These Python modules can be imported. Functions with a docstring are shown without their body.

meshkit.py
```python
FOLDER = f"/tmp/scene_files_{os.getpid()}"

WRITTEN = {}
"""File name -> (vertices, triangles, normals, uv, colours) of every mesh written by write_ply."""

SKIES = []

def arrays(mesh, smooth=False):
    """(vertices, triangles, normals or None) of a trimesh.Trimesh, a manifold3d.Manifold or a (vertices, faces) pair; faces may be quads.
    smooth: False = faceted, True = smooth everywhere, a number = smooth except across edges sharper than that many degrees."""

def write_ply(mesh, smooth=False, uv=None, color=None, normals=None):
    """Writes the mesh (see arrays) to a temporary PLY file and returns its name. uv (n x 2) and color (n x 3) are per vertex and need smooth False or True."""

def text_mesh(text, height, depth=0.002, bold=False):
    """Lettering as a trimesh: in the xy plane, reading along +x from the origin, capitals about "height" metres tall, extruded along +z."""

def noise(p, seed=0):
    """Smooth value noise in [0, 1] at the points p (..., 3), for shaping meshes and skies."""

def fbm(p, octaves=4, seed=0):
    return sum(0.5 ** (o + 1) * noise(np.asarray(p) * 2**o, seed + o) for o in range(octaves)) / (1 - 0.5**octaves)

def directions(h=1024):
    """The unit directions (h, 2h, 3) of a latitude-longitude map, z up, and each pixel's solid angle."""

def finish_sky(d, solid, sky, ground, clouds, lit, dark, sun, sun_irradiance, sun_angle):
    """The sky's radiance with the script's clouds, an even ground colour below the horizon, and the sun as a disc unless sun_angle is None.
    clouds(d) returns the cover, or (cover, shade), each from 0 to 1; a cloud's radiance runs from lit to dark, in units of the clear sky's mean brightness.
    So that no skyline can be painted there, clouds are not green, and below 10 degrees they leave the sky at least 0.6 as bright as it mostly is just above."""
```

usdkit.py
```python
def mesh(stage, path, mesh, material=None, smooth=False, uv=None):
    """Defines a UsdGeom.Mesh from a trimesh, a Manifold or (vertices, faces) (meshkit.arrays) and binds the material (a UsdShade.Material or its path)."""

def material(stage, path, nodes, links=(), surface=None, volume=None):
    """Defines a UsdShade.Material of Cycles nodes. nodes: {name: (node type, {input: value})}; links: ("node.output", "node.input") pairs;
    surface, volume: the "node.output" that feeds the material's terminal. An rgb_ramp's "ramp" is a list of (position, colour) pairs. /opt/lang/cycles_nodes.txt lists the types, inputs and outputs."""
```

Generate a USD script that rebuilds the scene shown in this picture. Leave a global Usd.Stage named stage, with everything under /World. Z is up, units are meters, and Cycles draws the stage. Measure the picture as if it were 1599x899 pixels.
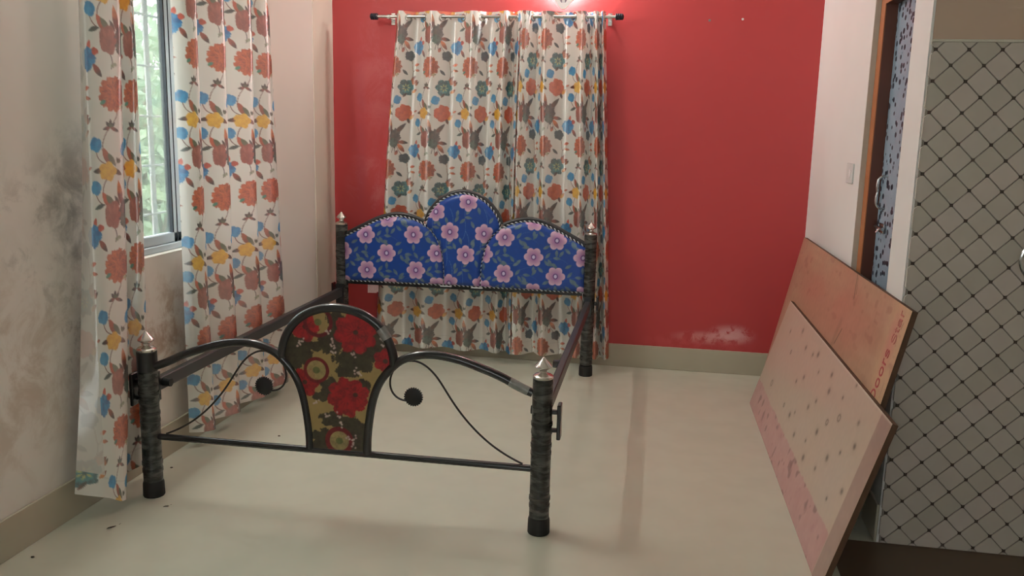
import math, random
import numpy as np, trimesh
from scipy.interpolate import PchipInterpolator, CubicSpline
from shapely.geometry import Polygon, box as sbox
from pxr import Usd, UsdGeom, UsdLux, UsdShade, Gf, Sdf, Vt
import usdkit, meshkit

random.seed(7)
RNG = np.random.default_rng(7)
stage = Usd.Stage.CreateInMemory()
UsdGeom.SetStageUpAxis(stage, UsdGeom.Tokens.z)
UsdGeom.SetStageMetersPerUnit(stage, 1.0)
WORLD = UsdGeom.Xform.Define(stage, '/World').GetPrim()
stage.SetDefaultPrim(WORLD)
UsdGeom.Scope.Define(stage, '/World/Looks')

# ------------------------------------------------------------------ camera, sky, exposure
F_PX, PITCH, ROLL, YAW, CAM_H = 1351.47, .181737, .023648, -.171889, 1.44228
cp, sp_, cy, sy = math.cos(PITCH), math.sin(PITCH), math.cos(YAW), math.sin(YAW)
fwd = np.array([sy * cp, cy * cp, -sp_]); rt0 = np.array([cy, -sy, 0]); up0 = np.cross(rt0, fwd)
cr, sr = math.cos(ROLL), math.sin(ROLL)
right, upv = cr * rt0 + sr * up0, -sr * rt0 + cr * up0
cam = UsdGeom.Camera.Define(stage, '/World/camera')
M4 = Gf.Matrix4d(*[float(x) for x in (*right, 0, *upv, 0, *(-fwd), 0, 0, 0, CAM_H, 1)])
cam.AddTransformOp().Set(M4)
cam.CreateHorizontalApertureAttr(36.0)
cam.CreateVerticalApertureAttr(36.0 * 899 / 1599)
cam.CreateFocalLengthAttr(36.0 * F_PX / 1599)
cam.CreateClippingRangeAttr(Gf.Vec2f(.05, 200))
EXPOSURE = 0.15
cam.CreateExposureAttr(EXPOSURE)

SKY = 3.9            # overcast sky
TUBE = 135.0          # ceiling-height fluorescent tube on the window wall
LAMP = 500.0
GLOBE = 330.0       # its frosted globe
#         # bulbs of the wall lamp over the curtain
dome = UsdLux.DomeLight.Define(stage, '/World/sky')
dome.CreateIntensityAttr(SKY)
dome.CreateColorAttr(Gf.Vec3f(.98, .98, 1.0))

# ------------------------------------------------------------------ room dimensions (metres)
XL, YB, XR, YT = -2.085, 5.279, .822, 3.103
CEIL, BASE, YF, XE = 2.95, .143, -1.8, 2.3

# ------------------------------------------------------------------ helpers
def lin(c):
    c = np.asarray(c, float) / 255.0
    return np.where(c <= .04045, c / 12.92, ((c + .055) / 1.055) ** 2.4)

used = {}
def path_for(name, parent):
    base = str(parent.GetPath()) if parent is not None else '/World'
    k = (base, name); n = used.get(k, 0); used[k] = n + 1
    return f'{base}/{name}' + (f'_{n:03d}' if n else '')

def tag(o, label=None, cat=None, group=None, kind=None):
    p = o.GetPrim() if hasattr(o, 'GetPrim') else o
    for k, v in (('label', label), ('category', cat), ('group', group), ('kind', kind)):
        if v: p.SetCustomDataByKey(k, v)
    return p

def thing(name, label=None, cat=None, loc=(0, 0, 0), rotz=0, group=None, kind=None, parent=None):
    x = UsdGeom.Xform.Define(stage, path_for(name, parent))
    x.AddTranslateOp().Set(Gf.Vec3d(*map(float, loc)))
    if rotz: x.AddRotateZOp().Set(math.degrees(rotz))
    return tag(x, label, cat, group, kind)

def obj(name, mesh, mat, parent=None, smooth=35, colors=None, label=None, cat=None, group=None, kind=None):
    if isinstance(mesh, (list,)): mesh = trimesh.util.concatenate(mesh)
    m = usdkit.mesh(stage, path_for(name, parent), mesh, mat, smooth=smooth)
    if colors is not None:
        pv = UsdGeom.PrimvarsAPI(m).CreatePrimvar('print', Sdf.ValueTypeNames.Color3fArray, 'vertex')
        pv.Set(Vt.Vec3fArray.FromNumpy(np.asarray(colors, np.float32)))
    return tag(m, label, cat, group, kind)

def bx(x0, x1, y0, y1, z0, z1):
    m = trimesh.creation.box(extents=(x1 - x0, y1 - y0, z1 - z0)); m.apply_translation(((x0 + x1) / 2, (y0 + y1) / 2, (z0 + z1) / 2)); return m

def rbx(x0, x1, y0, y1, z0, z1, r=.004):
    """box with chamfered edges"""
    pts = []
    for a in (x0, x1):
        for b in (y0, y1):
            for c in (z0, z1):
                sa, sb, sc = (1 if a == x0 else -1), (1 if b == y0 else -1), (1 if c == z0 else -1)
                pts += [(a + sa * r, b + sb * r, c), (a + sa * r, b, c + sc * r), (a, b + sb * r, c + sc * r)]
    return trimesh.convex.convex_hull(np.array(pts))

def lathe(profile, n=28):
    return trimesh.creation.revolve(np.array(profile, float), sections=n)

def tube(pts, r, n=14, closed=False):
    """round tube swept along a polyline with parallel transport frames"""
    P = np.asarray(pts, float); k = len(P)
    T = np.gradient(P, axis=0) if not closed else (np.roll(P, -1, 0) - np.roll(P, 1, 0))
    T /= np.linalg.norm(T, axis=1, keepdims=True)
    ref = np.array([0, 0, 1.]) if abs(T[0, 2]) < .9 else np.array([1., 0, 0])
    N = np.cross(T[0], ref); N /= np.linalg.norm(N)
    rr = np.broadcast_to(np.asarray(r, float), (k,))
    a = np.linspace(0, 2 * np.pi, n, endpoint=False); V = []
    for i in range(k):
        N = N - T[i] * (N @ T[i]); N /= np.linalg.norm(N); B = np.cross(T[i], N)
        V.append(P[i] + rr[i] * (np.cos(a)[:, None] * N + np.sin(a)[:, None] * B))
    V = np.concatenate(V); Fc = []
    for i in range(k if closed else k - 1):
        j = (i + 1) % k
        for q in range(n):
            q2 = (q + 1) % n
            Fc += [(i * n + q, i * n + q2, j * n + q2), (i * n + q, j * n + q2, j * n + q)]
    if not closed:
        V = np.vstack([V, P[0], P[-1]]); c0, c1 = len(V) - 2, len(V) - 1
        for q in range(n):
            q2 = (q + 1) % n
            Fc += [(c0, q2, q), (c1, (k - 1) * n + q, (k - 1) * n + q2)]
    m = trimesh.Trimesh(V, Fc, process=False); m.fix_normals(); return m

def spline(pts, n=48):
    P = np.asarray(pts, float); t = np.r_[0, np.cumsum(np.linalg.norm(np.diff(P, axis=0), axis=1) ** .5)]
    return CubicSpline(t, P)(np.linspace(0, t[-1], n))

def xf(mesh, R=None, t=(0, 0, 0)):
    m = mesh.copy()
    if R is not None:
        M = np.eye(4); M[:3, :3] = R; m.apply_transform(M)
    m.apply_translation(t); return m

def grid_mesh(P):
    """P (rows, cols, 3) -> vertices, faces"""
    r, c = P.shape[:2]; i = np.arange(r * c).reshape(r, c)
    a, b, d, e = i[:-1, :-1].ravel(), i[:-1, 1:].ravel(), i[1:, 1:].ravel(), i[1:, :-1].ravel()
    return trimesh.Trimesh(P.reshape(-1, 3), np.vstack([np.c_[a, b, d], np.c_[a, d, e]]), process=False)

# ------------------------------------------------------------------ node graphs
class Out(str): pass
class G:
    def __init__(s): s.nodes, s.links = {}, []
    def __call__(s, kind, out=None, **kw):
        nm = f'n{len(s.nodes)}'; vals = {}
        for k, v in kw.items():
            if isinstance(v, Out): s.links.append((str(v), f'{nm}.{k}'))
            else: vals[k] = v
        s.nodes[nm] = (kind, vals)
        return Out(f'{nm}.{out}') if out else nm
    def geo(s): return s('geometry', 'position')
    def math(s, t, a, b=0., c=.04, clamp=False): return s('math', 'value', math_type=t, value1=a, value2=b, value3=c, use_clamp=clamp)
    def noise(s, scale, vec=None, detail=3., rough=.55, dist=0.): return s('noise_texture', 'fac', vector=vec or s.geo(), scale=float(scale), detail=detail, roughness=rough, distortion=dist)
    def ramp(s, fac, *st): return s('rgb_ramp', 'color', fac=fac, ramp=list(st))
    def rng(s, v, a, b, c=0., d=1.): return s('map_range', 'result', range_type='smoothstep', value=v, from_min=a, from_max=b, to_min=c, to_max=d, clamp=True)
    def mix(s, fac, a, b, t='mix'): return s('mix', 'color', mix_type=t, fac=fac, color1=a, color2=b)
    def blob(s, c, rad, vec=None):
        """1 inside an ellipsoid around c, falling to 0 at radius"""
        v = s('vector_math', 'vector', math_type='subtract', vector1=vec or s.geo(), vector2=tuple(c))
        v = s('vector_math', 'vector', math_type='divide', vector1=v, vector2=tuple(rad))
        return s.rng(s('vector_math', 'value', math_type='length', vector1=v), .15, 1., 1., 0.)
    def bump(s, h, strength=.2, dist=.01): return s('bump', 'normal', height=h, strength=strength, distance=dist)
    def done(s, name, **kw):
        b = s('principled_bsdf', 'BSDF', **kw)
        return usdkit.material(stage, f'/World/Looks/{name}', s.nodes, s.links, surface=str(b))

def simple(name, rgb, rough=.5, metallic=0., var=.0, scale=20., bump=0., bscale=60., bdist=.002, **kw):
    g = G(); c = tuple(lin(rgb)); col = c
    if var:
        n = g.noise(scale); col = g.mix(n, tuple(np.array(c) * (1 - var)), tuple(np.minimum(1, np.array(c) * (1 + var))))
    a = dict(base_color=col, roughness=rough, metallic=metallic, **kw)
    if bump: a['normal'] = g.bump(g.noise(bscale, detail=2.), bump, bdist)
    return g.done(name, **a)

def printed(name, rough=.5, bump=0., bscale=400., var=.06, **kw):
    g = G(); c = g('attribute', 'color', attribute='print')
    n = g.noise(35.); v = g.rng(n, .2, .8, 1 - var, 1 + var); cc = g('vector_math', 'vector', math_type='scale', vector1=c, scale=v)
    a = dict(base_color=cc, roughness=rough, **kw)
    if bump: a['normal'] = g.bump(g.noise(bscale, detail=2.), bump, .001)
    return g.done(name, **a)

def wall_paint(name, rgb, stains=(), rough=.6, var=.05):
    """plain wall paint; stains: (centre, radii, colour, noise scale, strength, lo, hi) of patches with a shape of their own"""
    g = G(); c = np.array(lin(rgb)); col = g.mix(g.noise(1.7, detail=4.), tuple(c * (1 - var)), tuple(c * (1 + var)))
    for (cen, rad, sc, ns, st, lo, hi) in stains:
        m = g.math('multiply', g.blob(cen, rad), g.rng(g.noise(ns, detail=5., rough=.65, dist=.4), lo, hi))
        col = g.mix(g.math('multiply', m, st), col, tuple(lin(sc)))
    return g.done(name, base_color=col, roughness=rough, normal=g.bump(g.noise(90., detail=2.), .12, .002))

# ------------------------------------------------------------------ print painting (flat prints held as per-vertex colours)
class Canvas:
    """a small colour table in metres; x to the right, y down; wraps when tiled"""
    def __init__(s, w, h, res, base, wrap=False):
        s.w, s.h, s.res, s.wrap = w, h, res, wrap
        s.nx, s.ny = int(round(w / res)), int(round(h / res))
        s.X, s.Y = np.meshgrid((np.arange(s.nx) + .5) * w / s.nx, (np.arange(s.ny) + .5) * h / s.ny)
        s.k = 1.20 if wrap else 1.0; s.C = np.tile(lin(base), (s.ny, s.nx, 1)); s.rng = np.random.default_rng(5)
        s.N = meshkit.fbm(np.stack([s.X * 70, s.Y * 70, 0 * s.X], -1), 3, 3)
        s.N2 = meshkit.fbm(np.stack([s.X * 260, s.Y * 260, 0 * s.X + 4], -1), 2, 9)
    def rel(s, cx, cy):
        dx, dy = s.X - cx, s.Y - cy
        if s.wrap: dx = dx - s.w * np.round(dx / s.w); dy = dy - s.h * np.round(dy / s.h)
        return dx, dy
    def put(s, sd, col, a=1., edge=None):
        e = edge or s.res; m = (np.clip(.5 - sd / e, 0, 1) * a)[..., None]
        col = np.asarray(col); s.C = s.C * (1 - m) + m * col
    def tex(s, rgb, rgb2=None, amt=.35):
        c = lin(rgb); c2 = lin(rgb2) if rgb2 is not None else c * .6
        t = np.clip((s.N - .5) * 2.2 * amt * 2 + (s.N2 - .5) * amt * 1.6 + .35, 0, 1)[..., None]
        return c * (1 - t) + c2 * t
    def flower(s, cx, cy, r, n, amp, rgb, rgb2=None, ph=0., sx=1., sy=1., jag=.12, amt=.35):
        dx, dy = s.rel(cx, cy); dx, dy = dx / sx, dy / sy
        th, d = np.arctan2(dy, dx), np.hypot(dx, dy); r = r * s.k
        rr = r * (1 + amp * (np.abs(np.cos(n * th / 2 + ph)) * 2 - 1) + jag * (s.N - .5) * 2 + jag * .6 * (s.N2 - .5) * 2)
        s.put(d - rr, s.tex(rgb, rgb2, amt))
        return d / np.maximum(rr, 1e-6), th
    def ell(s, cx, cy, a, b, ang, rgb, rgb2=None, al=1., amt=.3):
        dx, dy = s.rel(cx, cy); c, q = math.cos(ang), math.sin(ang); u, v = dx * c + dy * q, -dx * q + dy * c
        s.put((np.hypot(u / a, v / b) - 1) * min(a, b), s.tex(rgb, rgb2, amt), al)
    def leaf(s, cx, cy, L, W, ang, rgb, rgb2=None, al=1.):
        """pointed leaf with its base at cx, cy; the far half takes the second colour"""
        dx, dy = s.rel(cx, cy); c, q = math.cos(ang), math.sin(ang); L = L * (s.k * 1.08 if s.wrap else 1); W = W * (1.35 if s.wrap else 1); u, v = (dx * c + dy * q) / L, (-dx * q + dy * c)
        w = W * np.sin(np.pi * np.clip(u, 0, 1)) ** .8 * (1 - .25 * u)
        sd = np.where((u > 0) & (u < 1), np.abs(v) - w, 1.)
        t = np.clip((u - .35) * 2.5 + (s.N - .5), 0, 1)[..., None]
        c2 = lin(rgb2 if rgb2 is not None else rgb)
        s.put(sd, lin(rgb) * (1 - t) + c2 * t, al)
    def stem(s, pts, wd, rgb, al=1.):
        P = spline(pts, 40); wd = wd * (1.35 if s.wrap else 1)
        sd = np.full(s.X.shape, 1.)
        for x, y in P: dx, dy = s.rel(x, y); sd = np.minimum(sd, np.hypot(dx, dy) - wd)
        s.put(sd, lin(rgb), al)
    def sample(s, x, y):
        fx, fy = np.asarray(x) / s.w * s.nx - .5, np.asarray(y) / s.h * s.ny - .5
        i, j = np.floor(fx).astype(int), np.floor(fy).astype(int); a, b = (fx - i)[..., None], (fy - j)[..., None]
        ix = (lambda k: k % s.nx) if s.wrap else (lambda k: np.clip(k, 0, s.nx - 1))
        iy = (lambda k: k % s.ny) if s.wrap else (lambda k: np.clip(k, 0, s.ny - 1))
        g = lambda p, q: s.C[iy(q), ix(p)]
        return (g(i, j) * (1 - a) + g(i + 1, j) * a) * (1 - b) + (g(i, j + 1) * (1 - a) + g(i + 1, j + 1) * a) * b

TW, TH = .282, .613        # repeat of the curtain print: one repeat of cloth per fold
def curtain_print():
    c = Canvas(TW, TH, .00135, (230, 227, 219), wrap=True)
    W, H = TW, TH; p = lambda u, v: (u * W, v * H)
    BR, DK, RED, OR, GR = (120, 62, 40), (58, 40, 36), (176, 74, 44), (206, 110, 62), (92, 104, 74)
    # vines
    c.stem([p(.60, .17), p(.57, .24), p(.47, .30), p(.40, .37), p(.40, .44)], .0016, BR)
    c.stem([p(.30, .40), p(.33, .46), p(.42, .49)], .0014, BR)
    c.stem([p(.48, .56), p(.40, .61), p(.38, .68)], .0015, BR)
    c.stem([p(.26, .64), p(.31, .70), p(.40, .73)], .0014, BR)
    c.stem([p(.55, .50), p(.66, .46), p(.73, .42)], .0009, (150, 140, 120))
    c.stem([p(.96, 1.0), p(1.02, 1.06), p(1.05, 1.13), p(1.12, 1.10)], .0014, (150, 96, 50))
    c.stem([p(1.05, 1.13), p(1.03, 1.2), p(.98, 1.25)], .0014, (110, 80, 50))
    c.stem([p(.52, .86), p(.56, .91), p(.54, .95)], .0014, DK)
    c.stem([p(.74, .85), p(.70, .93)], .0012, DK); c.stem([p(.74, .85), p(.78, .94)], .0012, DK); c.stem([p(.78, .84), p(.86, .92), p(.93, .96)], .001, DK)
    # big orange bloom
    d, th = c.flower(*p(.575, .094), .050, 13, .07, (214, 116, 66), (178, 76, 40), jag=.12, sx=.95)
    dx, dy = c.rel(*p(.575, .094)); sh = np.clip((dx + .012) / .03, 0, 1) * (d < .95) * (.35 + .65 * (c.N2 > .52))
    c.put(.5 - sh, c.tex((134, 74, 48)), .65, 1.)
    for k in range(26):
        a = k * 2.4; rr = .012 + .03 * ((k * 37) % 17) / 17
        c.leaf(p(.575, .094)[0] + rr * math.cos(a), p(.575, .094)[1] + rr * math.sin(a), .013, .0016, a, (150, 66, 36), (120, 60, 40), .7)
    c.leaf(*p(.45, .13), .020, .006, 2.5, (60, 140, 130), (70, 150, 120))
    c.leaf(*p(.64, .17), .024, .006, -.15, (196, 186, 150), (150, 140, 110))
    # leaf trio
    for a, L, q in ((-2.2, .020, DK), (-1.5, .023, GR), (-.75, .02, GR), (2.9, .022, (150, 66, 54)), (.35, .030, (150, 70, 50))):
        c.leaf(*p(.50, .285), L, .0055, a, q, DK)
    # small blue squares
    for (u, v, r) in ((.29, .385, .021), (.27, .63, .021), (.745, .41, .021)):
        c.flower(*p(u, v), r, 4, .08, (58, 166, 212), (34, 136, 192), ph=math.pi / 4, jag=.16)
    # yellow bloom, leaves
    c.leaf(*p(.40, .40), .052, .010, 1.2, (176, 88, 50), (150, 70, 40)); c.leaf(*p(.46, .43), .044, .008, 1.0, GR, (130, 130, 110))
    c.leaf(*p(.42, .525), .040, .008, 3.0, (150, 78, 50), DK)
    c.leaf(*p(.52, .525), .036, .008, .45, DK, (110, 74, 40))
    c.flower(*p(.455, .535), .026, 5, .14, (238, 196, 60), (222, 164, 40), jag=.12)
    for a in (-1.1, -.6, -1.7): c.leaf(*p(.60, .49), .016, .004, a, GR, DK)
    # red and green leaves
    c.leaf(*p(.37, .655), .060, .011, 1.05, (196, 92, 50), (160, 70, 44)); c.leaf(*p(.42, .67), .046, .009, .95, (96, 110, 80), (120, 110, 90))
    c.leaf(*p(.40, .725), .036, .007, 2.8, (54, 66, 62), (70, 96, 86))
    # ears, rose tulip, dark thistle body
    c.leaf(*p(.66, .74), .072, .011, -1.75, (120, 52, 36), (214, 130, 60)); c.leaf(*p(.74, .75), .072, .011, -.85, (110, 66, 44), (66, 50, 46))
    c.leaf(*p(.62, .74), .034, .006, -2.1, BR, DK)
    c.flower(*p(.52, .79), .033, 5, .08, (172, 98, 82), (146, 74, 62), sx=.85, sy=1.2, jag=.08)
    for a in (-1.9, -1.5, -1.2): c.leaf(*p(.52, .83), .052, .005, a, (146, 76, 62), (190, 118, 100), .6)
    c.flower(*p(.745, .785), .036, 9, .07, (112, 100, 94), (74, 74, 76), sx=.8, sy=1.25, jag=.2, amt=.6)
    c.flower(*p(.72, .83), .022, 7, .1, (96, 120, 110), (66, 72, 70), jag=.2, amt=.7)
    c.leaf(*p(.82, .82), .044, .009, .15, (160, 84, 50), DK); c.leaf(*p(.82, .84), .050, .010, .95, (220, 132, 80), (150, 80, 46))
    # blue bloom with red buds
    c.leaf(*p(.22, .86), .030, .008, -1.3, (220, 100, 60), (206, 80, 50))
    c.flower(*p(.19, .905), .032, 5, .12, (50, 156, 206), (24, 112, 172), jag=.16, amt=.6)
    c.flower(*p(.10, .90), .015, 4, .1, (54, 160, 208), (30, 124, 180))
    c.flower(*p(.33, .86), .010, 3, .1, (224, 96, 66)); c.leaf(*p(.30, .93), .042, .009, .95, (166, 80, 58), (84, 50, 44))
    # slate bloom, comma leaf, curl
    c.flower(*p(.965, .985), .024, 5, .1, (64, 84, 92), (44, 62, 70), jag=.14)
    c.leaf(*p(1.08, .075), .032, .007, -.2, (220, 118, 64), (196, 90, 50)); c.leaf(*p(1.10, .12), .032, .006, .1, (222, 124, 60), (180, 90, 50))
    c.leaf(*p(.82, .12), .034, .007, .75, (70, 80, 80), (52, 66, 70))
    for (u, v) in ((.60, .925), (.56, .935)): c.ell(*p(u, v), .008, .0065, .4, (150, 160, 126), (120, 134, 100), .8)
    c.leaf(*p(.78, .955), .026, .008, -1.2, (196, 110, 76), (140, 66, 50))
    # teal bloom
    for a in (-.9, -.35): c.leaf(*p(.98, .255), .050, .010, a, (206, 120, 70), (140, 72, 50))
    d, th = c.flower(*p(.915, .29), .037, 6, .14, (74, 150, 156), (44, 92, 98), jag=.14, amt=.75)
    for k in range(7):
        a = k * .9; c.leaf(p(.915, .29)[0] + .007 * math.cos(a), p(.915, .29)[1] + .007 * math.sin(a), .018, .003, a, (222, 214, 130), (120, 170, 150), .8)
    c.leaf(*p(1.05, .34), .032, .008, -.6, (226, 150, 60), (150, 84, 44)); c.leaf(*p(1.12, .27), .030, .007, -.7, (180, 110, 60), (90, 60, 40))
    c.leaf(*p(.93, .34), .026, .006, 2.2, DK, BR)
    # coral bloom
    c.flower(*p(.90, .535), .039, 7, .08, (220, 110, 66), (196, 84, 50), jag=.1); c.flower(*p(.80, .535), .016, 4, .1, (224, 116, 72), (200, 90, 52))
    c.leaf(*p(1.02, .60), .034, .009, -.8, (236, 176, 70), (200, 120, 50)); c.leaf(*p(1.12, .525), .022, .005, -.3, (206, 120, 80), (170, 90, 60))
    c.leaf(*p(.98, .59), .026, .007, 1.2, DK, (110, 60, 40))
    return c
PRINT = curtain_print()

# ------------------------------------------------------------------ materials
m_floor = None
def floor_mat():
    g = G(); n = g.noise(2.2, detail=4.); c = np.array(lin((197, 198, 181)))
    col = g.mix(n, tuple(c * .98), tuple(c * 1.02))
    col = g.mix(g.rng(g.noise(160., detail=1.), .70, .78, 0., .12), col, tuple(lin((120, 112, 96))))
    r = g.rng(g.noise(6.), .3, .7, .30, .34)
    return g.done('floor_tile', base_color=col, roughness=r, specular_ior_level=.45)
m_floor = floor_mat()
m_base = simple('baseboard_tile', (180, 172, 152), .4, var=.06, scale=6.)
m_left = wall_paint('cream_paint_stained', (224, 217, 208), [
    ((XL, 2.80, 1.12), (.3, .26, .42), (84, 76, 72), 7., .62, .40, .66),
    ((XL, 2.62, 1.02), (.3, .40, .40), (110, 98, 86), 9., .45, .46, .66),
    ((XL, 2.74, .70), (.3, .14, .34), (104, 90, 78), 14., .5, .48, .68),
    ((XL, 2.45, .60), (.3, .55, .60), (176, 150, 126), 6., .55, .42, .66),
    ((XL, 3.35, .55), (.3, .35, .36), (170, 138, 112), 8., .75, .42, .64),
    ((XL, 3.3, .33), (.3, .12, .10), (226, 214, 206), 22., .9, .44, .58)])
m_cream = wall_paint('cream_paint', (222, 213, 198))
m_red = wall_paint('red_paint', (186, 60, 62), [
    ((-1.78, YB, 1.75), (.26, .3, .7), (206, 112, 116), 5., .42, .40, .70),
    ((-1.85, YB, 1.05), (.20, .3, .40), (204, 120, 120), 6., .45, .44, .66),
    ((-1.90, YB, 1.2), (.05, .3, .9), (176, 66, 78), 4., .5, .3, .6),
    ((.33, YB, .215), (.30, .3, .055), (216, 150, 150), 14., .75, .40, .56),
    ((.44, YB, .245), (.17, .3, .075), (222, 168, 170), 16., .8, .44, .58),
    ((.25, YB, .18), (.45, .3, .06), (204, 84, 84), 11., .6, .40, .6)], rough=.5, var=.06)
m_white = wall_paint('white_paint', (224, 223, 220))
m_beige = wall_paint('brown_beige_paint', (194, 168, 148))
m_ceil = simple('ceiling_white', (230, 228, 222), .8)
m_tiles = [simple(f'wall_tile_{k}', c, .32, var=.05, scale=14.) for k, c in enumerate([(188, 179, 168), (194, 183, 174), (184, 176, 164), (191, 182, 172)])]
m_grout = simple('tile_groove', (146, 138, 128), .8)
m_dot = simple('tile_inset_dot', (70, 58, 50), .35)
m_rim = simple('tile_rim', (206, 202, 188), .5)
m_black = simple('black_gloss_enamel', (22, 23, 27), .28, var=.2, coat_weight=.4, coat_roughness=.12)
m_rail = simple('dark_grey_enamel', (56, 55, 57), .35, var=.15, scale=9.)
m_rubber = simple('black_rubber', (17, 17, 18), .6)
m_iron = simple('wrought_iron_brown_black', (30, 24, 20), .45)
m_steel = simple('brushed_steel', (214, 210, 204), .20, 1., bump=.05, bscale=300.)
m_chrome = simple('chrome', (190, 190, 190), .16, 1.)
def wrap_mat():
    g = G(); pos = g.geo()
    n = g.noise(1., vec=g('mapping', 'vector', vector=pos, scale=(16., 16., 50.)), detail=4., dist=.6)
    w = g('wave_texture', 'fac', wave_type='bands', bands_direction='z', vector=pos, scale=5.2, distortion=6., detail=3.)
    f = g.math('multiply', g.rng(n, .40, .70), g.rng(w, .35, .9, .45, 1.))
    col = g.mix(f, tuple(lin((36, 37, 36))), tuple(lin((84, 84, 78))))
    return g.done('plastic_wrapped_black', base_color=col, roughness=g.rng(n, .3, .7, .16, .42), specular_ior_level=.6, normal=g.bump(n, .25, .003))
m_wrap = wrap_mat()
m_tape = simple('grey_plastic_tape', (128, 126, 122), .3, var=.3, scale=60., bump=.4, bscale=120.)
m_clear = simple('clear_plastic_scrap', (206, 172, 172), .15, var=.2, scale=120., bump=.6, bscale=150., alpha=.7)
m_head = printed('blue_vinyl_print', .36, bump=.06, bscale=500.)
m_foot = printed('rexine_flower_print', .4, bump=.1)
m_cloth = None
def cloth_mat():
    g = G(); c = g('attribute', 'color', attribute='print')
    n = g.noise(1., vec=g('mapping', 'vector', vector=g.geo(), scale=(30., 30., 900.)), detail=0.)
    b = g('principled_bsdf', 'BSDF', base_color=c, roughness=.31, specular_ior_level=1.0, ior=2.1, anisotropic=1., tangent=g('combine_xyz', 'vector', x=0., y=0., z=1.), normal=g.bump(n, .3, .0005))
    t = g('translucent_bsdf', 'BSDF', color=c)
    m = g('mix_closure', 'closure', fac=.12, closure1=b, closure2=t)
    return usdkit.material(stage, '/World/Looks/satin_curtain_print', g.nodes, g.links, surface=str(m))
m_cloth = cloth_mat()
m_alu = simple('aluminium_grey_blue', (186, 196, 202), .4, .15)
m_gasket = simple('dark_gasket', (44, 52, 60), .6)
m_grille = simple('grey_grille_paint', (150, 146, 146), .5)
m_frame_out = simple('wood_frame_orange', (172, 108, 66), .45, var=.12, scale=12.)
m_frame_in = simple('wood_frame_brown', (92, 46, 30), .42, var=.15, scale=8.)
m_reveal = simple('grey_plaster_reveal', (188, 180, 168), .8, var=.06)
m_plate = simple('switch_plate', (206, 206, 204), .4)
m_ply_edge = simple('plywood_edge', (84, 58, 40), .7, var=.25, scale=40.)
m_ply = printed('plywood_face', .48, var=.05, bump=.1, bscale=120.)
m_film = printed('film_covered_ply', .34, var=.03, bump=.12, bscale=60., coat_weight=.3, coat_roughness=.12)
m_redink = simple('red_stencil_ink', (172, 74, 80), .6, var=.2, scale=60.)
m_redink2 = simple('faded_red_ink', (176, 104, 98), .6, var=.2, scale=60.)
m_piping_w = simple('white_piping', (200, 202, 206), .4)
m_piping_b = simple('black_piping', (20, 20, 26), .4)
m_ring = simple('curtain_rod_grey', (196, 194, 188), .22, .9)
m_finial = simple('curtain_rod_black', (34, 38, 50), .4)
m_shade = simple('frosted_lamp_glass', (226, 222, 224), .25)
m_lampframe = simple('white_lamp_frame', (246, 244, 244), .3)
m_lampstripe = simple('grey_lamp_stripe', (150, 140, 152), .4)

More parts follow.
